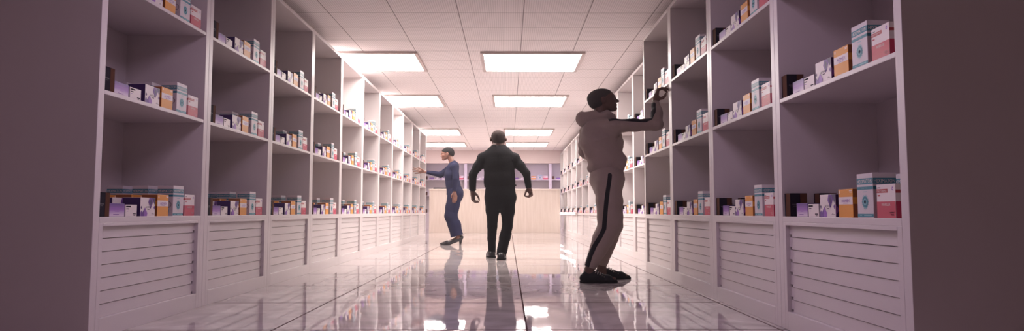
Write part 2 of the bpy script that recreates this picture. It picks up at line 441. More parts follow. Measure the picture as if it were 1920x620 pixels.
def make_cartons():
    out = {}
    # tall black carton with a brown front
    c = Carton(0.068, 0.092, 0.125, 'near_black')
    c.rect('f', 0.001, 0.067, 0.001, 0.124, 'brown').rect('f', 0.001, 0.014, 0.001, 0.124, 'near_black', 2)
    for s in 'lr':
        c.rect(s, 0.004, 0.050, 0.006, 0.119, 'ink').rect(s, 0.054, 0.090, 0.001, 0.124, 'brown')
        c.rect(s, 0.010, 0.044, 0.062, 0.068, 'black_line', 2).rect(s, 0.016, 0.036, 0.054, 0.057, 'black_line', 2)
    out['black_carton'] = c.done('black_carton')
    # low carton fading from violet to pale
    c = Carton(0.135, 0.085, 0.070, 'violet')
    c.rect('f', 0.001, 0.134, 0.001, 0.069, 'fade').rect('f', 0.015, 0.095, 0.043, 0.047, 'lilac', 2)
    c.rect('f', 0.050, 0.085, 0.026, 0.028, 'lilac', 2).rect('f', 0.035, 0.085, 0.010, 0.013, 'purple', 2)
    out['violet_carton'] = c.done('violet_carton')
    # small white carton with a dark stamp
    c = Carton(0.110, 0.080, 0.064, 'white')
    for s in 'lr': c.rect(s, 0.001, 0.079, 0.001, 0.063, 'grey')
    c.rect('f', 0.004, 0.050, 0.050, 0.058, 'ink')
    c.rect('f', 0.006, 0.034, 0.038, 0.044, 'black_line').rect('f', 0.012, 0.026, 0.028, 0.031, 'lilac')
    c.rect('f', 0.070, 0.100, 0.012, 0.017, 'ink').rect('f', 0.076, 0.096, 0.005, 0.008, 'ink')
    out['white_carton'] = c.done('white_carton')
    # white carton with violet diamonds
    w, h = 0.155, 0.107
    c = Carton(w, 0.100, h, 'white')
    for s in 'lr':
        c.rect(s, 0.001, 0.099, 0.001, h-0.001, 'violet')
        c.poly(s, [(0.05, 0.062), (0.075, 0.03), (0.05, 0.002), (0.025, 0.03)], 'purple')
        c.poly(s, [(0.001, 0.06), (0.018, 0.035), (0.001, 0.01)], 'lilac')
    c.poly('f', [(0.080, 0.080), (0.106, 0.042), (0.134, 0.084), (0.118, h-0.001), (0.090, h-0.001)], 'purple')
    c.poly('f', [(0.118, h-0.001), (0.134, 0.084), (0.146, 0.066), (w-0.001, 0.080), (w-0.001, h-0.001)], 'violet')
    c.poly('f', [(0.106, 0.060), (0.118, 0.082), (0.106, 0.100), (0.094, 0.082)], 'violet', 3)
    c.poly('f', [(0.146, 0.062), (0.153, 0.050), (0.146, 0.036), (0.138, 0.050)], 'purple')
    c.poly('f', [(0.001, 0.001), (0.068, 0.001), (0.072, 0.018), (0.046, 0.050), (0.020, 0.022), (0.010, 0.034), (0.001, 0.022)], 'purple')
    c.poly('f', [(0.040, 0.001), (0.068, 0.001), (0.072, 0.018), (0.046, 0.050), (0.036, 0.020)], 'lilac', 3)
    c.poly('f', [(0.010, 0.060), (0.018, 0.050), (0.010, 0.038), (0.002, 0.050)], 'violet')
    c.text('f', 'ALTIVAN', 0.052, 0.110, 0.047, 0.057, 'ink').rect('f', 0.072, 0.094, 0.038, 0.042, 'ink')
    c.rect('f', 0.116, 0.146, 0.012, 0.014, 'black_line').rect('f', 0.120, 0.134, 0.017, 0.019, 'black_line')
    c.rect('f', 0.006, 0.010, 0.086, 0.100, 'grey')
    out['diamond_carton'] = c.done('diamond_carton')
    # orange carton with a white band
    c = Carton(0.128, 0.092, 0.127, 'orange')
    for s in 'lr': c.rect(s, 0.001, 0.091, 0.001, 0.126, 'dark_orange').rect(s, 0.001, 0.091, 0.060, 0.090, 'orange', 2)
    c.rect('f', 0.001, 0.127, 0.058, 0.092, 'white')
    c.text('f', 'AOMEX', 0.030, 0.104, 0.068, 0.082, 'lilac').rect('f', 0.045, 0.085, 0.0625, 0.0645, 'lilac', 2)
    c.rect('f', 0.010, 0.018, 0.108, 0.121, 'white').rect('f', 0.098, 0.122, 0.117, 0.120, 'white').rect('f', 0.102, 0.122, 0.111, 0.114, 'white')
    out['orange_carton'] = c.done('orange_carton')
    # tall pale carton with teal bands, a round burst and HEXIMATON
    w, d, h = 0.126, 0.098, 0.187
    c = Carton(w, d, h, 'grey')
    for s, W in (('f', w), ('l', d), ('r', d)):
        c.rect(s, 0.0005, W-0.0005, 0.1415, 0.1665, 'teal')
        c.text(s, 'HEXIMATON', W*0.05, W*0.95, 0.1465, 0.1615, 'white')
        c.rect(s, 0.0005, W-0.0005, 0.119, 0.1315, 'teal')
        c.text(s, 'DAILY PILL', W*0.32, W*0.68, 0.1225, 0.128, 'light_teal')
    c.rect('f', 0.0005, w-0.0005, 0.004, 0.017, 'teal').rect('f', 0.020, 0.034, 0.009, 0.012, 'light_teal', 2).rect('f', 0.052, 0.112, 0.008, 0.013, 'light_teal', 2)
    c.rect('f', 0.046, 0.080, 0.108, 0.111, 'light_teal')
    n, cu, cv = 16, w/2, 0.067
    pts = []
    for i in range(2*n):
        r = 0.034 if i % 2 == 0 else 0.025
        pts.append((cu + r*0.82*math.cos(math.pi*i/n), cv + r*math.sin(math.pi*i/n)))
    c.poly('f', pts, 'light_teal', 1)
    c.ring('f', cu, cv, 0.0, 0.023, 'teal', 20, 2).ring('f', cu, cv, 0.010, 0.014, 'light_teal', 16, 3).ring('f', cu, cv, 0.0, 0.006, 'ink', 10, 4)
    for s in 'lr':
        c.ring(s, 0.070, 0.070, 0.016, 0.0185, 'ink', 22, 2)
        c.rect(s, 0.066, 0.074, 0.022, 0.040, 'light_teal')
    c.rect('t', 0.004, w-0.004, 0.004, d-0.004, 'grey')
    out['teal_banded_carton'] = c.done('teal_banded_carton')
    # white and crimson painkiller carton
    w, h = 0.134, 0.136
    c = Carton(w, 0.085, h, 'white')
    c.rect('f', 0.0005, w-0.0005, 0.0005, h*0.49, 'crimson')
    for s in 'lr': c.rect(s, 0.0005, 0.0845, 0.0005, h*0.49, 'crimson').rect(s, 0.0005, 0.0845, 0.100, 0.112, 'dark_red')
    c.rect('f', 0.0005, 0.080, 0.102, 0.117, 'dark_red').text('f', 'PALTORMO', 0.006, 0.074, 0.106, 0.113, 'white')
    c.rect('f', 0.006, 0.030, 0.121, 0.124, 'black_line').rect('f', 0.008, 0.026, 0.088, 0.094, 'dark_red')
    c.text('f', 'PAINKILLER', 0.036, 0.098, 0.049, 0.060, 'white')
    c.rect('f', 0.090, 0.122, 0.020, 0.025, 'grey').rect('f', 0.098, 0.122, 0.011, 0.016, 'grey')
    c.ring('f', 0.116, 0.116, 0.003, 0.006, 'lilac', 12, 2).poly('f', [(0.113, 0.120), (0.119, 0.120), (0.116, 0.128)], 'lilac')
    out['crimson_carton'] = c.done('crimson_carton')
    return out
CARTON = make_cartons()
# name, left edge along the shelf, width, extra set-back, words
LINE = [('black_carton', 0.000, 0.068, 0.000, 'black and brown carton'),
        ('violet_carton', 0.110, 0.135, 0.012, 'low violet carton'),
        ('white_carton', 0.255, 0.110, 0.010, 'small white carton'),
        ('diamond_carton', 0.393, 0.155, 0.004, 'white violet-diamond carton'),
        ('orange_carton', 0.577, 0.128, 0.006, 'orange carton'),
        ('teal_banded_carton', 0.750, 0.126, 0.000, 'tall teal-banded carton'),
        ('crimson_carton', 0.900, 0.134, 0.004, 'white and crimson carton')]
LEVELS = [(DECK, 'bottom'), (S2, 'middle'), (S3, 'upper')]
DEPTHWORD = ['front of ', 'second deep on ', 'third deep on ']
VIS = None
VIS = {
    0, 1, 2, 3, 4, 5, 6, 10, 11, 12, 18, 19, 21, 22, 23, 24, 25, 26, 27, 33, 40, 44, 45, 46, 47, 48, 63, 64, 65, 66,
    67, 68, 69, 73, 74, 75, 76, 82, 83, 84, 85, 86, 87, 88, 89, 90, 95, 96, 103, 105, 106, 107, 108, 109, 110, 111, 126, 127, 128, 129,
    130, 131, 132, 136, 137, 138, 139, 145, 147, 148, 149, 150, 151, 152, 153, 158, 159, 168, 169, 170, 171, 172, 173, 174, 189, 190, 191, 192, 193, 194,
    195, 200, 201, 202, 210, 211, 212, 213, 214, 215, 216, 222, 231, 232, 233, 234, 235, 236, 237, 243, 252, 253, 254, 255, 256, 257, 258, 263, 264, 265,
    273, 274, 275, 276, 277, 278, 279, 285, 294, 295, 296, 297, 298, 299, 300, 306, 315, 316, 317, 318, 319, 320, 321, 327, 328, 336, 337, 338, 339, 340,
    341, 342, 348, 357, 358, 359, 360, 361, 362, 363, 369, 378, 379, 380, 381, 382, 383, 384, 390, 391, 399, 400, 401, 402, 403, 404, 405, 411, 420, 421,
    422, 423, 424, 425, 426, 432, 441, 442, 443, 444, 445, 446, 447, 453, 454, 462, 463, 464, 465, 466, 467, 468, 474, 483, 484, 485, 486, 487, 488, 489,
    504, 505, 506, 507, 508, 509, 510, 517, 525, 526, 527, 528, 529, 530, 531, 546, 547, 548, 549, 550, 551, 552, 567, 568, 569, 570, 571, 572, 573, 588,
    589, 590, 591, 592, 593, 594, 609, 610, 611, 612, 613, 614, 615, 630, 631, 632, 633, 634, 635, 636, 651, 652, 653, 654, 655, 656, 657, 672, 673, 674,
    675, 676, 677, 678, 693, 694, 695, 696, 697, 698, 699, 700, 705, 707, 714, 715, 716, 717, 718, 719, 720, 721, 756, 757, 758, 759, 760, 761, 762, 763,
    777, 778, 779, 780, 781, 782, 783, 784, 798, 799, 800, 801, 802, 803, 804, 819, 820, 821, 822, 823, 824, 825, 826, 840, 841, 842, 843, 844, 845, 846,
    861, 862, 863, 864, 865, 866, 867, 882, 883, 884, 885, 886, 887, 888, 889, 903, 904, 905, 906, 907, 908, 909, 924, 925, 926, 927, 928, 929, 930, 945,
    946, 947, 948, 949, 950, 966, 967, 968, 969, 970, 971, 987, 988, 989, 990, 991, 992, 1008, 1009, 1010, 1011, 1012, 1013, 1014, 1029, 1030, 1031, 1032, 1033, 1034,
    1035, 1050, 1055, 1056, 1071, 1072, 1073, 1074, 1075, 1076, 1077, 1095, 1096, 1097, 1098, 1113, 1114, 1115, 1116, 1117, 1118, 1119, 1134, 1135, 1136, 1137, 1138, 1139, 1140, 1155,
    1156, 1157, 1158, 1159, 1160, 1197, 1198, 1199, 1200, 1201, 1202, 1203, 1218, 1219, 1220, 1221, 1222, 1223, 1224, 1239, 1240, 1241, 1242, 1260, 1261, 1262, 1263, 1264, 1265, 1266,
    1281, 1282, 1283, 1284, 1285, 1286, 1287, 1302, 1303, 1304, 1305, 1306, 1307, 1308, 1323, 1324, 1325, 1326, 1327, 1328, 1329, 1344, 1345, 1346, 1347, 1348, 1349, 1350, 1365, 1366,
    1367, 1368, 1369, 1370, 1371, 1386, 1387, 1388, 1389, 1390, 1391, 1392, 1407, 1408, 1409, 1410, 1411, 1412, 1413, 1428, 1429, 1430, 1431, 1432, 1433, 1434, 1449, 1450, 1451, 1452,
    1453, 1454, 1455, 1470, 1471, 1472, 1473, 1474, 1475, 1476, 1491, 1492, 1493, 1494, 1495, 1496, 1497, 1512, 1513, 1514, 1515, 1516, 1517, 1518, 1533, 1534, 1535, 1536, 1537, 1538,
    1539, 1554, 1555, 1556, 1557, 1558, 1559, 1560, 1575, 1576, 1577, 1578, 1579, 1580, 1581, 1596, 1597, 1598, 1599, 1600, 1601, 1602, 1617, 1618, 1619, 1620, 1621, 1622, 1623, 1638,
    1639, 1645, 1646, 1652, 1653, 1654, 1655, 1656, 1657, 1658, 1673, 1674, 1675, 1676, 1677, 1678, 1679, 1694, 1695, 1696, 1697, 1698, 1699, 1700, 1702, 1709, 1715, 1716}
n_slot = 0
for side, i, loc, rz, W in BAYS:
    ca, sa = math.cos(rz), math.sin(rz)
    for li, (z, lname) in enumerate(LEVELS):
        for row in range(3 if side != 'B' else 1):
            for bi, (nm, u, w, dy, words) in enumerate(LINE):
                n_slot += 1
                if VIS is not None and (n_slot - 1) not in VIS: continue
                st = 1.4 if side == 'B' else 1.0
                lx = 0.062 + u*st + w/2*st
                ly = 0.012 + dy + row*0.158
                o = bpy.data.objects.new(nm, CARTON[nm]); COL.objects.link(o)
                jx, jr = random.uniform(-0.004, 0.004), random.uniform(-0.02, 0.02)
                lx += jx
                turn = 0.0
                if side == 'L' and nm == 'black_carton':      # stands side-on, printed side to the aisle
                    turn = -math.pi/2; lx -= w/2; ly += w/2
                o.location = (loc[0] + ca*lx - sa*ly, loc[1] + sa*lx + ca*ly, z + 0.0003)
                o.rotation_euler = (0, 0, rz + jr + turn)
                if side == 'B': o.scale = (1.25, 1, 1)
                where = bay_words(side, i)
                d = '' if side == 'B' else DEPTHWORD[row]
                o['label'] = f'{words}, {d}{lname} shelf, {where}'
                o['category'] = 'medicine box'
                o['group'] = f'{words}s on the shelves'
                o['slot'] = n_slot - 1

# ------------------------------------------------------------------ service counter, tray and added glow strip
ct = empty('service_counter', (-0.42, 20.2, 0))
tag(ct, 'long pale wood service counter across the end of the aisle', 'counter')
MB().box(-1.97, 1.99, 0.0, 0.025, 0.0, 1.285, bev=0.003).build('front_panel', M['wood'], ct)
MB().box(-1.97, -1.945, 0.025, 0.6, 0.0, 1.285, bev=0.003).build('end_panel', M['wood'], ct)
MB().box(1.965, 1.99, 0.025, 0.6, 0.0, 1.285, bev=0.003).build('end_panel', M['wood'], ct)
MB().box(-1.985, 2.005, -0.02, 0.62, 1.285, 1.325, bev=0.004).build('worktop', M['wood'], ct)
tr = empty('keyboard', (-2.07, 20.26, 1.325))
tag(tr, 'thin dark keyboard lying on the pale wood counter behind the woman', 'keyboard')
MB().box(-0.20, 0.20, -0.07, 0.09, 0.0, 0.034, bev=0.005).build('case', M['counter_dark'], tr)
kb = MB()
for r in range(4):
    for c in range(12): kb.box(-0.185 + c*0.031, -0.185 + c*0.031 + 0.026, -0.055 + r*0.034, -0.055 + r*0.034 + 0.028, 0.034, 0.042)
kb.build('keys', M['counter_dark'], tr)
st = empty('glow_strip', (1.70, 19.1, 0.585))  # added emissive strip, stands in for the bright highlight on the ledge
tag(st, 'glowing white strip added as a bright highlight along the far right shelving front', 'glow strip')
MB().box(0.0, 0.024, -2.55, 2.55, -0.035, 0.035, bev=0.004).build('glow_strip_back', M['frame_metal'], st)
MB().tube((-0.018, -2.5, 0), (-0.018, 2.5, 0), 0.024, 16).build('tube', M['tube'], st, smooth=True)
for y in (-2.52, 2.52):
    MB().box(-0.04, 0.0, y-0.02, y+0.02, -0.028, 0.028, bev=0.003).build('glow_strip_end', M['frame_metal'], st)

# ------------------------------------------------------------------ modelling of bodies and clothing: blended volumes, then one surface
class Field:
    def __init__(s, lo, hi, h):
        s.h = h; s.lo = np.array(lo, float)
        s.n = np.maximum(4, np.ceil((np.array(hi, float) - s.lo)/h).astype(int))
        s.D = np.full(tuple(s.n), 0.4, np.float32)
    def _block(s, lo, hi, pad):
        a = np.clip(np.floor((np.array(lo) - pad - s.lo)/s.h).astype(int), 0, s.n)
        b = np.clip(np.ceil((np.array(hi) + pad - s.lo)/s.h).astype(int) + 1, 0, s.n)
        if np.any(b <= a): return None
        ax = [(s.lo[i] + s.h*np.arange(a[i], b[i])).astype(np.float32) for i in range(3)]
        return tuple(slice(a[i], b[i]) for i in range(3)), ax[0][:, None, None], ax[1][None, :, None], ax[2][None, None, :]
    def _mix(s, sl, d, k, op):
        D = s.D[sl]
        if op == 'u':
            if k > 0:
                h = np.clip(0.5 + 0.5*(D - d)/k, 0, 1); s.D[sl] = D*(1-h) + d*h - k*h*(1-h)
            else: s.D[sl] = np.minimum(D, d)
        else:
            if k > 0:
                h = np.clip(0.5 - 0.5*(D + d)/k, 0, 1); s.D[sl] = D*(1-h) - d*h + k*h*(1-h)
            else: s.D[sl] = np.maximum(D, -d)
    def cap(s, a, b, ra, rb, k=0.02, flat=None, cut_a=False, cut_b=False, op='u'):
        """tapered limb from a to b; flat = (axis, factor) squeezes it along an axis"""
        a = np.array(a, float); b = np.array(b, float); R = max(ra, rb)*(max(1.0, flat[1]) if flat else 1.0)
        r = s._block(np.minimum(a, b) - R, np.maximum(a, b) + R, k + 3*s.h)
        if r is None: return s
        sl, X, Y, Z = r
        ab = b - a; L2 = max(1e-12, float(ab @ ab))
        px, py, pz = X - a[0], Y - a[1], Z - a[2]
        tt = (px*ab[0] + py*ab[1] + pz*ab[2])/L2
        t = np.clip(tt, 0, 1)
        qx, qy, qz = px - t*ab[0], py - t*ab[1], pz - t*ab[2]
        rr = ra + (rb - ra)*t
        if flat:
            n = np.array(flat[0], float); n /= np.linalg.norm(n); f = flat[1]
            c = (qx*n[0] + qy*n[1] + qz*n[2])
            e = c*(1/f - 1)
            qx, qy, qz = qx + e*n[0], qy + e*n[1], qz + e*n[2]
            d = (np.sqrt(qx*qx + qy*qy + qz*qz) - rr)*min(1.0, f)
        else: d = np.sqrt(qx*qx + qy*qy + qz*qz) - rr
        L = math.sqrt(L2)
        if cut_b: d = np.maximum(d, (tt - 1)*L)
        if cut_a: d = np.maximum(d, -tt*L)
        s._mix(sl, d.astype(np.float32), k, op); return s
    def chain(s, pts, rad, k=0.02, flat=None, cut_end=False, cut_start=False):
        for i in range(len(pts) - 1):
            s.cap(pts[i], pts[i+1], rad[i], rad[i+1], k, flat, cut_a=cut_start and i == 0, cut_b=cut_end and i == len(pts) - 2)
        return s
    def ell(s, c, rad, axes=None, k=0.02, op='u'):
        c = np.array(c, float); R = max(rad)
        r = s._block(c - R, c + R, k + 3*s.h)
        if r is None: return s
        sl, X, Y, Z = r
        A = np.eye(3) if axes is None else np.array(axes, float)
        px, py, pz = X - c[0], Y - c[1], Z - c[2]
        k0 = 0; k1 = 0
        for i in range(3):
            u = (px*A[i][0] + py*A[i][1] + pz*A[i][2])/rad[i]
            k0 = k0 + u*u; k1 = k1 + (u/rad[i])**2
        k0 = np.sqrt(k0); k1 = np.sqrt(k1) + 1e-9
        d = k0*(k0 - 1)/k1
        s._mix(sl, d.astype(np.float32), k, op); return s
    def grid(s):
        ax = [(s.lo[i] + s.h*np.arange(s.n[i])).astype(np.float32) for i in range(3)]
        return ax[0][:, None, None], ax[1][None, :, None], ax[2][None, None, :]
    def keep(s, p, n):
        """cut away everything in front of the plane through p"""
        X, Y, Z = s.grid(); n = np.array(n, float); n /= np.linalg.norm(n)
        s.D = np.maximum(s.D, (X - p[0])*n[0] + (Y - p[1])*n[1] + (Z - p[2])*n[2]).astype(np.float32); return s
    def folds(s, amp, f, seed):
        rs = np.random.RandomState(seed); X, Y, Z = s.grid(); w = 0
        for i in range(5):
            d = rs.normal(size=3); d[2] = d[2]*1.5; d /= np.linalg.norm(d); d *= f*(0.6 + 0.9*rs.rand()); ph = rs.rand()*6
            w = w + np.sin(X*d[0] + Y*d[1] + Z*d[2] + ph + 0.9*np.sin((X*d[2] - Z*d[0])*0.45 + i))
        s.D = (s.D + amp*w/3).astype(np.float32); return s
    def surface(s):
        D = s.D; h = s.h
        ins = D < 0
        cnt = np.zeros(tuple(s.n - 1), np.uint8)
        for dx in (0, 1):
            for dy in (0, 1):
                for dz in (0, 1):
                    cnt += ins[dx:s.n[0]-1+dx, dy:s.n[1]-1+dy, dz:s.n[2]-1+dz]
        act = np.argwhere((cnt > 0) & (cnt < 8))
        idx = np.full(tuple(s.n - 1), -1, np.int32); idx[tuple(act.T)] = np.arange(len(act))
        acc = np.zeros((len(act), 3)); num = np.zeros(len(act))
        cs = [(0,0,0),(1,0,0),(0,1,0),(1,1,0),(0,0,1),(1,0,1),(0,1,1),(1,1,1)]
        val = {c: D[act[:,0]+c[0], act[:,1]+c[1], act[:,2]+c[2]] for c in cs}
        for a in cs:
            for ax in range(3):
                if a[ax]: continue
                b = list(a); b[ax] = 1; b = tuple(b)
                va, vb = val[a], val[b]; m = (va < 0) != (vb < 0)
                t = np.where(m, va/np.where(m, va - vb, 1), 0)
                p = np.zeros((len(act), 3)) + np.array(a); p[:, ax] += t
                acc += np.where(m[:, None], p, 0); num += m
        V = (act + acc/num[:, None])*h + s.lo
        Q = []
        for ax in range(3):
            o1, o2 = [i for i in range(3) if i != ax]
            sl0 = [slice(None)]*3; sl1 = [slice(None)]*3
            sl0[ax] = slice(0, s.n[ax]-1); sl1[ax] = slice(1, s.n[ax])
            A, B = ins[tuple(sl0)], ins[tuple(sl1)]
            e = np.argwhere(A != B)
            ok = (e[:, o1] > 0) & (e[:, o2] > 0) & (e[:, o1] < s.n[o1]-1) & (e[:, o2] < s.n[o2]-1)
            e = e[ok]; pos = A[tuple(e.T)]
            def cell(d1, d2):
                c = e.copy(); c[:, o1] -= d1; c[:, o2] -= d2
                return idx[tuple(c.T)]
            q = np.stack([cell(1, 1), cell(0, 1), cell(0, 0), cell(1, 0)], 1)
            flip = pos if ax != 1 else ~pos
            q = np.where(flip[:, None], q, q[:, ::-1])
            Q.append(q)
        return V, np.concatenate(Q)

def to_mesh(name, V, Q):
    me = bpy.data.meshes.new(name)
    me.vertices.add(len(V)); me.vertices.foreach_set('co', V.astype(np.float32).ravel())
    me.loops.add(Q.size); me.loops.foreach_set('vertex_index', Q.astype(np.int32).ravel())
    me.polygons.add(len(Q)); me.polygons.foreach_set('loop_start', (np.arange(len(Q))*4).astype(np.int32))
    try: me.polygons.foreach_set('loop_total', np.full(len(Q), 4, np.int32))
    except Exception: pass
    me.update(calc_edges=True)
    me.polygons.foreach_set('use_smooth', np.ones(len(Q), bool))
    return me

def skin(name, F, mats, parent=None, paint=None, origin=None):
    V, Q = F.surface()
    if origin is not None: V = V - origin
    me = to_mesh(name, V, Q)
    o = link(name, me, parent, mats)
    if paint is not None:      # distance to the edge of the sewn-on stripe, kept on the cloth
        a = me.attributes.new('stripe', 'FLOAT', 'POINT')
        a.data.foreach_set('value', paint(V + (0 if origin is None else origin)).astype(np.float32))
    return o

def near_line(C, pts, w, axes=(0, 2)):
    """which points lie within w of a polyline, measured along the given axes"""
    P = C[:, axes]; best = np.full(len(P), 1e9)
    pts = np.array(pts)[:, axes]
    for a, b in zip(pts[:-1], pts[1:]):
        ab = b - a; t = np.clip(((P - a) @ ab)/(ab @ ab), 0, 1)
        best = np.minimum(best, np.linalg.norm(P - a - t[:, None]*ab, axis=1))
    return best - w

class Head:
    """a head with brow, eyes, nose, lips, chin and ears; forward, right and up axes with a scale along each"""
    def __init__(s, c, fwd, tilt=0.0, scale=(1, 1, 1)):
        f = np.array((fwd[0], fwd[1], 0.0)); f /= np.linalg.norm(f); r = np.array((f[1], -f[0], 0.0)); u = np.array((0, 0, 1.0))
        ct, st = math.cos(tilt), math.sin(tilt)
        s.f, s.u, s.r = f*ct + u*st, u*ct - f*st, r
        s.c = np.array(c, float); s.s = scale; s.m = (scale[0]*scale[1]*scale[2])**(1/3)
    def P(s, f, r, u): return s.c + s.f*f*s.s[0] + s.r*r*s.s[1] + s.u*u*s.s[2]
    def E(s, F, p, rad, k, op='u'):
        F.ell(s.P(*p), (rad[0]*s.s[0], rad[1]*s.s[1], rad[2]*s.s[2]), (s.f, s.r, s.u), k, op)
    def build(s, F):
        m = s.m
        s.E(F, (-0.012, 0, 0.045), (0.100, 0.076, 0.090), 0.0)
        s.E(F, (0.022, 0, 0.010), (0.076, 0.066, 0.085), 0.03)
        s.E(F, (0.045, 0, -0.045), (0.052, 0.052, 0.060), 0.025)
        for q in (-1, 1):
            F.cap(s.P(0.005, q*0.050, -0.035), s.P(0.065, q*0.018, -0.090), 0.022*m, 0.017*m, 0.025)
            s.E(F, (0.058, q*0.042, -0.020), (0.030, 0.022, 0.022), 0.02)
            F.cap(s.P(0.090, q*0.014, 0.034), s.P(0.074, q*0.046, 0.034), 0.011*m, 0.009*m, 0.014)
        s.E(F, (0.078, 0, -0.094), (0.022, 0.024, 0.019), 0.022)
        for q in (-1, 1): s.E(F, (0.099, q*0.031, 0.012), (0.020, 0.019, 0.013), 0.012, 's')
        for q in (-1, 1): s.E(F, (0.076, q*0.031, 0.012), (0.0125, 0.014, 0.0105), 0.004)
        F.cap(s.P(0.092, 0, 0.022), s.P(0.112, 0, -0.018), 0.009*m, 0.011*m, 0.012)
        s.E(F, (0.114, 0, -0.022), (0.012, 0.013, 0.011), 0.010)
        for q in (-1, 1): s.E(F, (0.103, q*0.013, -0.026), (0.010, 0.008, 0.008), 0.008)
        s.E(F, (0.093, 0, -0.052), (0.012, 0.024, 0.0075), 0.007)
        s.E(F, (0.091, 0, -0.066), (0.012, 0.021, 0.0085), 0.007)
        s.E(F, (0.106, 0, -0.059), (0.010, 0.026, 0.0022), 0.004, 's')
        for q in (-1, 1):
            s.E(F, (-0.005, q*0.081, 0.002), (0.020, 0.011, 0.032), 0.010)
            s.E(F, (-0.001, q*0.093, 0.003), (0.011, 0.006, 0.019), 0.006, 's')
        return s

def striped(base, stripe):
    m = base.copy(); m.name = base.name + '_with_stripe'
    nt = m.node_tree; b = nt.nodes['Principled BSDF']
    at_ = nt.nodes.new('ShaderNodeAttribute'); at_.attribute_name = 'stripe'
    mr = nt.nodes.new('ShaderNodeMapRange'); mr.inputs['From Min'].default_value = 0.0008; mr.inputs['From Max'].default_value = -0.0008
    nt.links.new(at_.outputs['Fac'], mr.inputs['Value'])
    mx = nt.nodes.new('ShaderNodeMixRGB'); nt.links.new(mr.outputs['Result'], mx.inputs['Fac'])
    src = b.inputs['Base Color'].links[0].from_socket
    nt.links.new(src, mx.inputs[1]); mx.inputs[2].default_value = stripe
    nt.links.new(mx.outputs['Color'], b.inputs['Base Color'])
    return m
M['striped_fleece'] = striped(M['grey_fleece'], rgb(18, 14, 24))

def bounds(*pts, pad=0.1):
    P = np.array(pts); return P.min(0) - pad, P.max(0) + pad

def fingers(F, base, tips, r0, r1, k=0.004):
    for ch in tips:
        n = len(ch)
        F.chain(ch, [r0 + (r1 - r0)*i/(n-1) for i in range(n)], k)
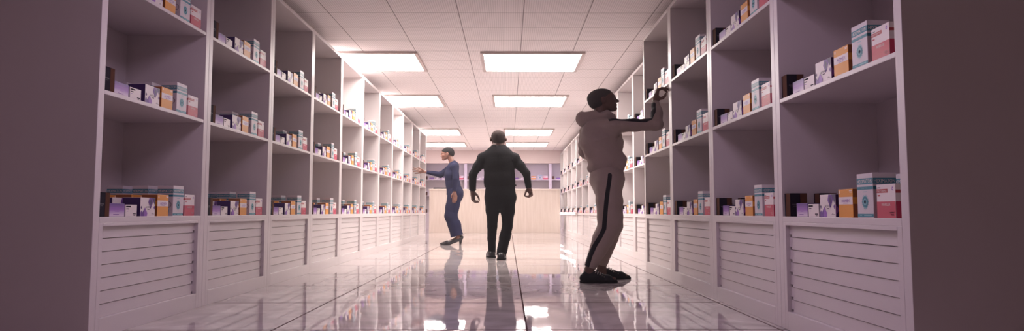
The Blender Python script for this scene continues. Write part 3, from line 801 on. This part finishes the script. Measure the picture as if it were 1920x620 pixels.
# ------------------------------------------------------------------ man in the grey tracksuit reaching to the right shelves
def man_at_shelf():
    Y0 = 6.12
    J = lambda px, py, dy=0.0: at(px, py, Y0 + dy)
    G = lambda px, z, dy=0.0: np.array((at(px, 450, Y0 + dy)[0], Y0 + dy, z))
    org = np.array((J(1128, 520)[0], Y0, 0.0))
    lo, hi = np.array((org[0] - 0.36, Y0 - 0.42, 0.0)), np.array((org[0] + 0.72, Y0 + 0.48, 1.80))
    FX = (1, 0, 0); FY = (0, 1, 0)
    # skeleton
    hem, mid, chest, sho = J(1138, 319), J(1134, 292), J(1127, 263), J(1121, 243)
    shR, elR, wrR = J(1150, 236, -0.15), J(1231, 233, -0.13), J(1229, 191, 0.06)
    shL, elL, wrL = J(1101, 248, 0.14), J(1099, 284, 0.18), J(1140, 302, 0.22)
    hipR, knR, anR = J(1141, 340, -0.085), J(1143, 422, -0.10), G(1104.5, 0.115, -0.11)
    hipL, knL, anL = J(1136, 340, 0.085), J(1146, 422, 0.12), G(1127.5, 0.115, 0.17)
    # body
    B = Field(lo, hi, 0.0045)
    B.chain([J(1138, 335), hem, mid, chest, sho], [0.115, 0.115, 0.12, 0.14, 0.11], 0.05)
    for s_, e_, w_ in ((shR, elR, wrR), (shL, elL, wrL)):
        B.cap(sho, s_, 0.06, 0.05, 0.05).chain([s_, e_, w_], [0.048, 0.04, 0.028], 0.02)
    for h_, k_, a_ in ((hipR, knR, anR), (hipL, knL, anL)): B.chain([h_, k_, a_], [0.085, 0.06, 0.040], 0.03)
    B.chain([J(1120, 238), J(1126, 206)], [0.066, 0.060], 0.04)
    H = Head(J(1130, 190.5), (1, 0.02), 0.17, (1.22, 1.02, 0.90)).build(B)
    for a_, toe in ((anR, G(1150, 0.03, -0.13)), (anL, G(1172, 0.03, 0.2))):
        B.chain([a_, a_ * (1, 1, 0) + (0.0, 0, 0.06), toe], [0.040, 0.045, 0.022], 0.02)
    # reaching right hand: index out, thumb curling up to it
    JH = lambda px, py, dy: J(px, py, dy + 0.055)
    p0, p1 = JH(1229, 188, 0.025), JH(1231, 175, 0.035)
    B.cap(wrR, p0, 0.029, 0.034, 0.015)
    for i, dy in enumerate((-0.012, 0.010, 0.03, 0.048)):
        q = JH(1233.5 - i*0.9, 169.5 + i*0.4, 0.035 + dy)
        B.cap(p0, q, 0.023, 0.0145, 0.014)
    fingers(B, None, [
        [JH(1233.5, 169, 0.022), JH(1241, 165, 0.016), JH(1249, 165.5, 0.014), JH(1255, 168.5, 0.014)],
        [JH(1233, 169, 0.043), JH(1241.5, 166, 0.043), JH(1248, 169.5, 0.043), JH(1250.5, 172.5, 0.042)],
        [JH(1232, 169, 0.062), JH(1239, 165, 0.066), JH(1245, 166.5, 0.07), JH(1248, 170, 0.07)],
        [JH(1231, 170, 0.080), JH(1235.5, 165, 0.088), JH(1237, 162.5, 0.092), JH(1238, 160.5, 0.092)]], 0.0128, 0.0092)
    B.cap(p0, JH(1236, 184, 0.012), 0.024, 0.018, 0.012)
    fingers(B, None, [[JH(1235, 185, 0.012), JH(1242.5, 183.5, 0.005), JH(1247, 179.5, 0.003), JH(1248.5, 175.5, 0.004)]], 0.0165, 0.0105)
    # left hand tucked at the pocket in front
    B.cap(wrL, J(1152, 305, 0.2), 0.027, 0.03, 0.015, (FY, 0.6))
    fingers(B, None, [[J(1150, 303 + i*3.4, 0.2), J(1158, 305 + i*3.4, 0.19), J(1163, 307.5 + i*3, 0.175)] for i in range(4)], 0.0105, 0.008)
    fingers(B, None, [[J(1147, 300, 0.2), J(1153, 297, 0.18), J(1158, 297.5, 0.165)]], 0.012, 0.009)
    root = skin('person', B, M['skin'], origin=org)
    root.location = org
    tag(root, 'man in grey hooded tracksuit with black stripes reaching to the right shelf', 'person')
    # eyes and hair
    for q in (-1, 1):
        e = Field(H.P(0.08, q*0.031, 0.012) - 0.03, H.P(0.08, q*0.031, 0.012) + 0.03, 0.002)
        H.E(e, (0.0795, q*0.031, 0.012), (0.0095, 0.0105, 0.0065), 0)
        skin('eye', e, M['eye'], root, origin=org)
    Hf = Field(H.c - 0.2, H.c + 0.2, 0.004)
    H.E(Hf, (-0.012, 0, 0.045), (0.1035, 0.0795, 0.0935), 0.0)
    H.E(Hf, (-0.030, 0, 0.000), (0.079, 0.070, 0.075), 0.02)
    a, b = H.P(0.074, 0, 0.090), H.P(-0.010, 0, -0.060)
    n = np.cross(H.r, b - a); n = n if n @ H.f > 0 else -n
    Hf.keep(a, n)
    skin('hair', Hf, M['hair'], root, origin=org)
    # hooded top
    S = Field(lo, hi, 0.0055)
    S.cap(hem, J(1137.5, 313), 0.160, 0.160, 0.0, (FY, 0.82), cut_a=True)
    S.chain([J(1137, 305), mid], [0.170, 0.160], 0.008, (FY, 0.82)); S.chain([mid, chest, sho], [0.158, 0.186, 0.135], 0.05, (FY, 0.84))
    S.cap(sho, shL, 0.09, 0.075, 0.03).chain([shL, elL], [0.072, 0.073], 0.006).cap(elL, wrL, 0.073, 0.052, 0.006, cut_b=True)
    S.cap(J(1116, 246, -0.03), shR, 0.095, 0.068, 0.06)
    S.chain([shR, J(1190, 234, -0.15), elR], [0.066, 0.054, 0.053], 0.03)
    S.chain([elR, J(1231.5, 213, -0.045), J(1228.5, 192.5, 0.052)], [0.053, 0.054, 0.036], 0.02, cut_end=True)
    S.ell(J(1167, 303, -0.02), (0.035, 0.10, 0.055), None, 0.03)              # pouch pocket
    S.cap(J(1106, 310), J(1171, 310), 0.001, 0.001, 0.0)
    S.folds(0.0055, 36, 4).folds(0.003, 70, 9)
    # neckline
    S.cap(J(1128, 206), J(1128, 222), 0.060, 0.064, 0.015, op='s')
    arm = [J(1130, 226, -0.15), J(1152, 223.5, -0.15), J(1185, 226, -0.15), J(1208, 227, -0.15), J(1219, 222, -0.12), J(1223.5, 211, -0.06), J(1225, 195, 0)]
    def paint(C):
        ok = (C[:, 1] < Y0 + 0.12) & (C[:, 0] > J(1136, 230)[0])
        return np.where(ok, near_line(C, arm, 0.0165), 0.1)
    top = skin('hooded_top', S, M['striped_fleece'], root, paint, org)
    zp = Field(lo, hi, 0.003)
    for i in range(9):
        t = i/8
        a = J(1214.5, 220 - 20*t, -0.165 + 0.085*t); zp.ell(a, (0.007, 0.006, 0.0045), None, 0)
    zo = skin('cuff_stitching', zp, M['stitch'], top, origin=org)
    top['label'] = 'grey hooded sweatshirt with black sleeve stripe'
    hb = Field(lo, hi, 0.006)
    hb.chain([J(1096, 223.5, 0.03), J(1110, 222, 0.0)], [0.084, 0.084], 0.03, ((0, 0, 1), 0.92))
    hb.chain([J(1112, 224, 0.0), J(1136, 221, -0.02), J(1148, 222, -0.03)], [0.085, 0.070, 0.040], 0.04)
    hb.cap(J(1140, 217, 0.06), J(1151, 218, 0.02), 0.045, 0.022, 0.03)
    hb.cap(J(1146, 220, -0.04), J(1152, 216, -0.02), 0.022, 0.012, 0.02)
    hb.cap(J(1129, 195), J(1126, 219), 0.062, 0.060, 0.012, op='s')
    hb.ell(J(1104, 208, 0.0), (0.055, 0.05, 0.012), None, 0.02, op='s')
    hb.folds(0.004, 45, 8)
    skin('hood', hb, M['grey_fleece'], top, origin=org)
    # trousers
    T = Field(lo, hi, 0.0055)
    T.chain([J(1138, 316), J(1138.5, 336), J(1138.5, 352)], [0.142, 0.150, 0.120], 0.04, (FY, 0.95), cut_start=True)
    T.chain([hipR, J(1142, 376, -0.09), J(1143, 405, -0.1), knR], [0.125, 0.116, 0.106, 0.104], 0.04)
    T.chain([knR, J(1131, 446, -0.105), G(1105.5, 0.135, -0.11)], [0.104, 0.092, 0.052], 0.03, cut_end=True)
    T.chain([hipL, J(1144, 376, 0.1), J(1146.5, 405, 0.12), knL], [0.125, 0.108, 0.102, 0.100], 0.03)
    T.chain([knL, J(1142, 446, 0.14), G(1127, 0.135, 0.17)], [0.100, 0.082, 0.052], 0.03, cut_end=True)
    T.folds(0.0045, 30, 11).folds(0.002, 60, 12)
    leg = [J(1137.5, 330), J(1135.5, 345), J(1131, 376), J(1129, 403), J(1127, 428), J(1120, 442), J(1111, 458), J(1103, 476), J(1097, 497)]
    def paint2(C):
        return np.where(C[:, 1] < Y0 + 0.0, near_line(C, leg, 0.0185), 0.1)
    tr = skin('trousers', T, M['striped_fleece'], root, paint2, org)
    tr['label'] = 'grey jogging trousers with black side stripe'
    # shoes
    for (h0, t0, dy, dt) in ((1093.5, 1155, -0.115, -0.135), (1117, 1180, 0.165, 0.21)):
        heel, toe = G(h0, 0, dy), G(t0, 0, dt)
        d = toe - heel; L = np.linalg.norm(d); d /= L; sd = np.array((-d[1], d[0], 0)); Zv = np.array((0, 0, 1.0))
        Pt = lambda u, z, w=0.0: heel + d*u*L + Zv*z + sd*w
        f = Field(np.minimum(heel, toe) - (0.08, 0.08, 0.0), np.maximum(heel, toe) + (0.08, 0.08, 0.2), 0.004)
        f.cap(Pt(0.0, 0.042), Pt(0.16, 0.046), 0.036, 0.042, 0.02)
        f.chain([Pt(0.1, 0.072), Pt(0.3, 0.066)], [0.036, 0.040], 0.02)
        f.chain([Pt(0.2, 0.045), Pt(0.5, 0.038), Pt(0.74, 0.026, 0.004), Pt(0.97, 0.016, 0.0)], [0.044, 0.044, 0.042, 0.018], 0.02)
        f.cap(Pt(0.17, 0.125), Pt(0.17, 0.085), 0.036, 0.030, 0.006, op='s')
        f.keep((0, 0, 0.018), (0, 0, -1))
        sh = skin('shoe', f, M['shoe'], root, origin=org)
        so = Field(np.minimum(heel, toe) - (0.1, 0.1, 0.02), np.maximum(heel, toe) + (0.1, 0.1, 0.1), 0.004)
        so.chain([Pt(0.01, 0.012), Pt(0.2, 0.012), Pt(0.5, 0.012), Pt(0.74, 0.012, 0.004), Pt(0.98, 0.011)], [0.039, 0.043, 0.042, 0.045, 0.019], 0.01)
        so.keep((0, 0, 0.0), (0, 0, -1)).keep((0, 0, 0.020), (0, 0, 1))
        skin('sole', so, M['sole'], sh, origin=org)
        lc = Field(np.minimum(heel, toe) - (0.08, 0.08, 0.0), np.maximum(heel, toe) + (0.08, 0.08, 0.2), 0.003)
        for i in range(5):
            u = 0.36 + i*0.065
            z = 0.108 - i*0.0095
            lc.cap(Pt(u, z - 0.016, -0.034), Pt(u + 0.03, z, -0.004), 0.005, 0.005, 0).cap(Pt(u + 0.03, z, 0.004), Pt(u, z - 0.016, 0.034), 0.005, 0.005, 0)
        skin('laces', lc, M['lace'], sh, origin=org)
man_at_shelf()

# ------------------------------------------------------------------ man in black walking away down the aisle
def man_walking():
    Y0 = 9.0
    J = lambda px, py, dy=0.0: at(px, py, Y0 + dy)
    G = lambda px, z, dy=0.0: np.array((at(px, 450, Y0 + dy)[0], Y0 + dy, z))
    org = np.array((J(936, 480)[0], Y0, 0.0))
    lo, hi = np.array((org[0] - 0.56, Y0 - 0.32, 0.0)), np.array((org[0] + 0.56, Y0 + 0.55, 1.78))
    FY = (0, 1, 0)
    hem, mid, chest, sho = J(937.5, 348), J(936.5, 322), J(935.5, 303), J(934.5, 288)
    shL, elL, wrL = J(904.5, 297), J(886.5, 327, -0.03), J(886, 357, 0.03)
    shR, elR, wrR = J(965, 297), J(987, 325, -0.03), J(991.5, 352, 0.03)
    hipL, knL, anL = J(923.5, 372), J(923, 424, 0.14), G(922.5, 0.11, 0.33)
    hipR, knR, anR = J(952.5, 372), J(951, 424, 0.02), G(939.0, 0.11, -0.06)
    B = Field(lo, hi, 0.0055)
    B.chain([J(937.5, 362), hem, mid, chest, sho], [0.16, 0.155, 0.15, 0.165, 0.13], 0.04, (FY, 0.62))
    for s_, e_, w_ in ((shL, elL, wrL), (shR, elR, wrR)): B.cap(sho, s_, 0.08, 0.05, 0.05).chain([s_, e_, w_], [0.05, 0.042, 0.03], 0.02)
    for h_, k_, a_ in ((hipL, knL, anL), (hipR, knR, anR)): B.chain([h_, k_, a_], [0.08, 0.055, 0.038], 0.03)
    for a_ in (anL, anR): B.chain([a_, a_*(1, 1, 0) + (0, 0.02, 0.05), a_*(1, 1, 0) + (0, 0.17, 0.03)], [0.038, 0.042, 0.025], 0.02)
    B.cap(J(934.5, 285), J(934.4, 266, 0.02), 0.078, 0.068, 0.04)
    H = Head(J(934.4, 261.5, 0.02), (0, 1), 0.0, (1.12, 1.27, 0.93)).build(B)
    # left hand: loosely curled, pointing finger and thumb making a ring
    p = J(887, 365, 0.03)
    B.cap(wrL, p, 0.03, 0.036, 0.015, (FY, 0.7))
    fingers(B, None, [
        [J(884.5, 367, -0.005), J(885, 374, -0.02), J(890, 378, -0.02), J(897, 378, 0.0)],
        [J(886.5, 368, 0.015), J(886, 375.5, 0.01), J(891, 379, 0.01), J(897.5, 378.5, 0.02)],
        [J(888, 368, 0.035), J(888, 375.5, 0.035), J(892, 378.5, 0.035), J(896, 377.5, 0.04)],
        [J(889, 368, 0.055), J(889.5, 375, 0.058), J(892.5, 377.5, 0.058), J(895.5, 376.5, 0.06)]], 0.0125, 0.009)
    fingers(B, None, [[J(890, 361, 0.02), J(894.5, 365.5, 0.0), J(897.5, 370.5, -0.01), J(898.5, 375, -0.005)]], 0.016, 0.010)
    # right hand
    p = J(993.5, 358, 0.03)
    B.cap(wrR, p, 0.03, 0.036, 0.015, (FY, 0.7))
    fingers(B, None, [
        [J(997, 360, -0.005), J(998, 365, -0.02), J(993, 368, -0.02), J(986, 367.3, 0.0)],
        [J(995.5, 361, 0.015), J(997, 366.5, 0.01), J(992, 368.8, 0.01), J(985, 367.8, 0.02)],
        [J(994, 361, 0.035), J(995.5, 367, 0.035), J(991, 369, 0.035), J(986, 368, 0.04)],
        [J(993, 361, 0.055), J(993, 366, 0.058), J(990, 368, 0.058), J(987, 367.5, 0.06)]], 0.0125, 0.009)
    fingers(B, None, [[J(989.5, 354.5, 0.02), J(986.5, 358.5, 0.0), J(984.8, 363, -0.01), J(983.8, 366.5, -0.005)]], 0.016, 0.010)
    root = skin('person', B, M['skin'], origin=org); root.location = org
    tag(root, 'man in black jumper and dark trousers walking away down the aisle', 'person')
    for q in (-1, 1):
        e = Field(H.P(0.08, q*0.031, 0.012) - 0.03, H.P(0.08, q*0.031, 0.012) + 0.03, 0.002)
        H.E(e, (0.0795, q*0.031, 0.012), (0.0095, 0.0105, 0.0065), 0)
        skin('eye', e, M['eye'], root, origin=org)
    Hf = Field(H.c - 0.2, H.c + 0.2, 0.005)
    H.E(Hf, (-0.012, 0, 0.045), (0.1012, 0.0768, 0.0912), 0.0); H.E(Hf, (-0.030, 0, 0.000), (0.079, 0.066, 0.070), 0.02)
    a, b = H.P(0.074, 0, 0.090), H.P(-0.030, 0, -0.060)
    n = np.cross(H.r, b - a); n = n if n @ H.f > 0 else -n
    Hf.keep(a, n)
    skin('hair', Hf, M['shaved'], root, origin=org)
    S = Field(lo, hi, 0.006)
    S.cap(hem, J(937, 340), 0.196, 0.196, 0.0, (FY, 0.62), cut_a=True)
    S.chain([J(937, 340), mid, chest, J(935, 294)], [0.194, 0.186, 0.194, 0.165], 0.04, (FY, 0.62))
    S.chain([J(935, 298), J(934.5, 288), J(934.5, 283)], [0.16, 0.12, 0.085], 0.05, (FY, 0.72))
    for s_, e_, w_, r_ in ((shL, elL, J(886, 356.5, 0.03), 0.050), (shR, elR, J(991.3, 352, 0.03), 0.038)):
        S.cap(J(934.5, 291), s_, 0.105, 0.068, 0.05)
        S.chain([s_, (s_ + e_)/2, e_], [0.068, 0.060, 0.053], 0.03).cap(e_, w_, 0.054, r_, 0.02, cut_b=True)
    S.cap(J(966, 347, -0.02), J(967.5, 347, -0.02), 0.012, 0.010, 0.01)
    S.cap(J(934.5, 263, 0.03), J(934.5, 273.5, 0.02), 0.080, 0.082, 0.008, op='s')
    S.folds(0.003, 28, 3)
    skin('jumper', S, M['black_knit'], root, origin=org)
    T = Field(lo, hi, 0.006)
    T.cap(J(938, 344), J(938, 366), 0.200, 0.208, 0.0, (FY, 0.62), cut_a=True)
    T.chain([hipL, J(923.5, 395, 0.05), knL], [0.100, 0.086, 0.069], 0.035).chain([knL, J(922, 447, 0.24), G(923, 0.055, 0.33)], [0.069, 0.060, 0.048], 0.02, cut_end=True)
    T.chain([hipR, J(952, 395, 0.02), knR], [0.104, 0.090, 0.071], 0.035).chain([knR, J(946.5, 446, -0.02), G(939, 0.040, -0.065)], [0.071, 0.073, 0.066], 0.02, cut_end=True)
    T.folds(0.003, 26, 5)
    skin('trousers', T, M['black_trouser'], root, origin=org)
    for hx, tx, y0, y1 in ((922.5, 917, 0.29, 0.54), (939.5, 942.5, -0.13, 0.13)):
        heel, toe = G(hx, 0, y0), G(tx, 0, y1)
        d = toe - heel; L = np.linalg.norm(d); d /= L; sd = np.array((-d[1], d[0], 0)); Zv = np.array((0, 0, 1.0))
        Pt = lambda u, z, w=0.0: heel + d*u*L + Zv*z + sd*w
        f = Field(np.minimum(heel, toe) - (0.1, 0.1, 0.02), np.maximum(heel, toe) + (0.1, 0.1, 0.2), 0.005)
        f.chain([Pt(0.05, 0.055), Pt(0.3, 0.065)], [0.048, 0.052], 0.02)
        f.chain([Pt(0.0, 0.03), Pt(0.3, 0.03), Pt(0.62, 0.030), Pt(0.95, 0.022)], [0.050, 0.050, 0.055, 0.034], 0.02)
        f.keep((0, 0, 0.016), (0, 0, -1))
        sh = skin('shoe', f, M['leather'], root, origin=org)
        so = Field(np.minimum(heel, toe) - (0.1, 0.1, 0.02), np.maximum(heel, toe) + (0.1, 0.1, 0.1), 0.005)
        so.chain([Pt(0.0, 0.01), Pt(0.3, 0.01), Pt(0.62, 0.01), Pt(0.96, 0.01)], [0.058, 0.055, 0.058, 0.036], 0.01)
        so.keep((0, 0, 0.0), (0, 0, -1)).keep((0, 0, 0.018), (0, 0, 1))
        skin('sole', so, M['sole'], sh, origin=org)
man_walking()

# ------------------------------------------------------------------ woman in the navy suit reaching to the left shelves
def woman_at_shelf():
    Y0 = 12.9
    J = lambda px, py, dy=0.0: at(px, py, Y0 + dy)
    G = lambda px, z, dy=0.0: np.array((at(px, 450, Y0 + dy)[0], Y0 + dy, z))
    org = np.array((J(850, 450)[0], Y0, 0.0))
    lo, hi = np.array((org[0] - 0.86, Y0 - 0.36, 0.0)), np.array((org[0] + 0.30, Y0 + 0.42, 1.92))
    FY = (0, 1, 0)
    sho, chest, waist, hip = J(850, 311), J(847.5, 326), J(849, 346), J(853.5, 361)
    shN, elN, wrN = J(853, 312, -0.17), J(854, 335, -0.21), J(852.5, 357, -0.2)
    shF, elF, wrF = J(846, 313, 0.15), J(826, 327.5, 0.19), J(799, 322.3, 0.16)
    legs = [(J(854, 364, -0.08), J(846, 405, -0.085), G(858, 0.20, -0.08)), (J(853, 364, 0.08), J(845, 405, 0.085), G(857, 0.20, 0.09))]
    B = Field(lo, hi, 0.006)
    B.chain([hip, waist, chest, sho], [0.125, 0.105, 0.115, 0.085], 0.04)
    for s_, e_, w_ in ((shN, elN, wrN), (shF, elF, wrF)): B.cap(sho, s_, 0.06, 0.048, 0.05).chain([s_, e_, w_], [0.045, 0.035, 0.025], 0.02)
    for (h_, k_, a_), hx in zip(legs, (861.5, 860.5)): 
        B.chain([h_, k_, a_], [0.085, 0.058, 0.036], 0.03)
        dy = a_[1] - Y0
        B.chain([a_, G(860.5, 0.135, dy), G(842, 0.045, dy), G(832, 0.025, dy)], [0.036, 0.036, 0.032, 0.02], 0.02)
    B.cap(J(849.5, 308), J(843, 293), 0.058, 0.052, 0.03)
    H = Head(J(839.0, 289.3), (-1, -0.04), -0.08, (1.14, 1.05, 0.94)).build(B)
    # reaching hand, palm towards the camera side, four fingers spread
    p = J(789, 321, 0.15)
    B.cap(wrF, p, 0.025, 0.034, 0.015, (FY, 0.55))
    fingers(B, None, [
        [J(789.5, 318.6, 0.15), J(782.5, 316.3, 0.15), J(775.0, 314.4, 0.15)],
        [J(788.5, 320.3, 0.145), J(781.0, 318.6, 0.14), J(773.6, 317.6, 0.14)],
        [J(788.5, 322.2, 0.15), J(781.0, 321.6, 0.145), J(775.0, 321.6, 0.145)],
        [J(789.5, 323.8, 0.155), J(783.0, 324.6, 0.15), J(778.0, 325.2, 0.15)]], 0.0125, 0.0085)
    fingers(B, None, [[J(794, 319.5, 0.13), J(788, 315.6, 0.1), J(783.5, 314.2, 0.085)]], 0.014, 0.009)
    # hanging hand
    p = J(853, 366, -0.2)
    B.cap(wrN, p, 0.026, 0.038, 0.015, (FY, 0.55))
    fingers(B, None, [
        [J(850.0, 367, -0.2), J(848.8, 373, -0.205), J(848.4, 378.6, -0.2)],
        [J(852.2, 368, -0.205), J(851.2, 374.5, -0.21), J(850.8, 379.8, -0.205)],
        [J(854.4, 368, -0.205), J(853.8, 374.5, -0.21), J(853.4, 379.2, -0.205)],
        [J(856.4, 367, -0.2), J(856.2, 372.5, -0.205), J(855.8, 376.6, -0.2)]], 0.0125, 0.009)
    fingers(B, None, [[J(850, 361, -0.2), J(846.8, 365.5, -0.215), J(846.0, 370.5, -0.215)]], 0.014, 0.010)
    root = skin('person', B, M['skin2'], origin=org); root.location = org
    tag(root, 'woman in navy suit and black heels reaching to the left shelf', 'person')
    for q in (-1, 1):
        e = Field(H.P(0.08, q*0.031, 0.012) - 0.03, H.P(0.08, q*0.031, 0.012) + 0.03, 0.002)
        H.E(e, (0.0795, q*0.031, 0.012), (0.0095, 0.0105, 0.0065), 0)
        skin('eye', e, M['eye'], root, origin=org)
    Hf = Field(H.c - 0.22, H.c + 0.22, 0.005)
    H.E(Hf, (-0.010, 0, 0.048), (0.108, 0.086, 0.098), 0.0)
    H.E(Hf, (-0.036, 0, 0.010), (0.084, 0.080, 0.085), 0.02)
    a, b = H.P(0.088, 0, 0.072), H.P(-0.004, 0, 0.010)
    n = np.cross(H.r, b - a); n = n if n @ H.f > 0 else -n
    Hf.keep(a, n)
    Hf.ell(H.P(0.0, -0.082, -0.010), (0.034, 0.05, 0.050), None, 0.01, op='s')
    Hf.ell(H.P(0.0, 0.082, -0.010), (0.034, 0.05, 0.050), None, 0.01, op='s')
    skin('hair', Hf, M['hair2'], root, origin=org)
    S = Field(lo, hi, 0.006)
    S.cap(J(853, 366), hip, 0.158, 0.152, 0.0, (FY, 0.95), cut_a=True)
    S.chain([hip, J(849.5, 347), J(847, 328), J(849, 315), J(850, 309)], [0.148, 0.132, 0.136, 0.115, 0.080], 0.04, (FY, 1.0))
    S.cap(sho, shN, 0.08, 0.066, 0.05).chain([shN, elN], [0.064, 0.054], 0.03).cap(elN, J(852.6, 357.5, -0.2), 0.054, 0.046, 0.02, cut_b=True)
    S.cap(sho, shF, 0.085, 0.068, 0.05).chain([shF, elF], [0.068, 0.056], 0.03).cap(elF, J(799.5, 322.4, 0.16), 0.056, 0.036, 0.03, cut_b=True)
    S.cap(J(844, 291), J(846.5, 304), 0.058, 0.060, 0.012, op='s')
    S.cap(J(840, 302), J(837.5, 314), 0.050, 0.022, 0.015, op='s')
    S.folds(0.0035, 26, 14)
    skin('jacket', S, M['navy'], root, origin=org)
    T = Field(lo, hi, 0.006)
    T.cap(J(852.5, 352), J(854, 366), 0.135, 0.152, 0.0, (FY, 0.95), cut_a=True)
    for (h_, k_, a_), dx in zip(legs, (0.0, -1.0)):
        dy = k_[1] - Y0
        T.chain([h_, J(848.5 + dx, 388, dy), k_], [0.146, 0.118, 0.116], 0.04, (FY, 0.75))
        T.chain([k_, J(852.5 + dx, 422, dy), J(857.5 + dx, 442.0, dy)], [0.116, 0.112, 0.120], 0.03, (FY, 0.75), cut_end=True)
    T.folds(0.0035, 24, 21)
    skin('trousers', T, M['navy'], root, origin=org)
    for (h_, k_, a_), sx in zip(legs, (0.0, -2.0)):
        dy = a_[1] - Y0
        f = Field(G(818 + sx, 0, dy) - (0.05, 0.12, 0.01), G(872 + sx, 0, dy) + (0.05, 0.12, 0.26), 0.004)
        f.chain([G(863.5 + sx, 0.125, dy), G(853 + sx, 0.085, dy), G(841 + sx, 0.038, dy), G(828 + sx, 0.016, dy)], [0.040, 0.042, 0.042, 0.014], 0.02, (FY, 1.0))
        f.cap(G(866 + sx, 0.150, dy), G(862 + sx, 0.10, dy), 0.032, 0.034, 0.02)
        f.cap(G(857 + sx, 0.21, dy), G(853 + sx, 0.14, dy), 0.034, 0.030, 0.008, op='s')
        f.cap(G(853 + sx, 0.14, dy), G(843 + sx, 0.090, dy), 0.030, 0.026, 0.008, op='s')
        f.chain([G(864.5 + sx, 0.10, dy), G(864.5 + sx, 0.05, dy), G(864 + sx, -0.01, dy)], [0.026, 0.012, 0.0085], 0.015)
        f.keep((0, 0, 0.001), (0, 0, -1))
        skin('shoe', f, M['leather'], root, origin=org)
woman_at_shelf()


# ------------------------------------------------------------------ light and haze
w = bpy.data.worlds.new('dim_mauve_hall'); scn.world = w; w.use_nodes = True
w.node_tree.nodes['Background'].inputs['Color'].default_value = (0.62, 0.435, 0.40, 1)
w.node_tree.nodes['Background'].inputs['Strength'].default_value = 0.30
HAZE = 0.0038
if HAZE:
    hz = MB().box(-4.2, 4.2, -3.6, 26.2, -0.4, 3.1).build('haze', None)
    m = bpy.data.materials.new('thin_haze'); m.use_nodes = True
    nt = m.node_tree; nt.nodes.clear()
    out = nt.nodes.new('ShaderNodeOutputMaterial'); vs = nt.nodes.new('ShaderNodeVolumeScatter')
    vs.inputs['Color'].default_value = (1.0, 0.93, 0.93, 1); vs.inputs['Density'].default_value = HAZE; vs.inputs['Anisotropy'].default_value = 0.6
    nt.links.new(vs.outputs[0], out.inputs['Volume'])
    hz.data.materials.clear(); hz.data.materials.append(m)
    tag(hz, 'thin bright haze hanging in the aisle air', 'haze', kind='stuff')
# unseen fill lights added to brighten the shelves: one above the near end of the aisle, two in the room behind the counter
M['diffuser_near'] = mat('lit_diffuser_mauve', (0.9, 0.9, 0.9, 1), emit=(0.82, 0.62, 0.88, 1), strength=8.6)
M['diffuser_back'] = mat('lit_diffuser_back', (0.9, 0.9, 0.9, 1), emit=(0.82, 0.66, 0.88, 1), strength=13.0)
for x0, y0, mt, words in ((-0.88, 2.44, 'diffuser_near', 'added mauve fill light overhead at the near end of the aisle'),
                          (-2.28, 23.1, 'diffuser_back', 'added mauve fill light behind the counter, left of the two'),
                          (0.92, 23.1, 'diffuser_back', 'added mauve fill light behind the counter, right of the two')):
    t = ceiling_lamp(x0, x0 + 1.36, y0, y0 + 1.15, words)
    for ch in t.children:
        if ch.name.startswith('diffuser'):
            ch.data.materials.clear(); ch.data.materials.append(M[mt])
scn.view_settings.view_transform = 'Standard'
scn.view_settings.look = 'None'
scn.view_settings.gamma = 1.0
scn.view_settings.use_curve_mapping = False
scn.view_settings.exposure = 0.0
scn.cycles.use_denoising = True
scn.cycles.max_bounces = 8
scn.cycles.diffuse_bounces = 5
scn.cycles.glossy_bounces = 4
scn.cycles.volume_bounces = 0
scn.cycles.sample_clamp_indirect = 8.0
scn.cycles.caustics_reflective = False
scn.cycles.caustics_refractive = False
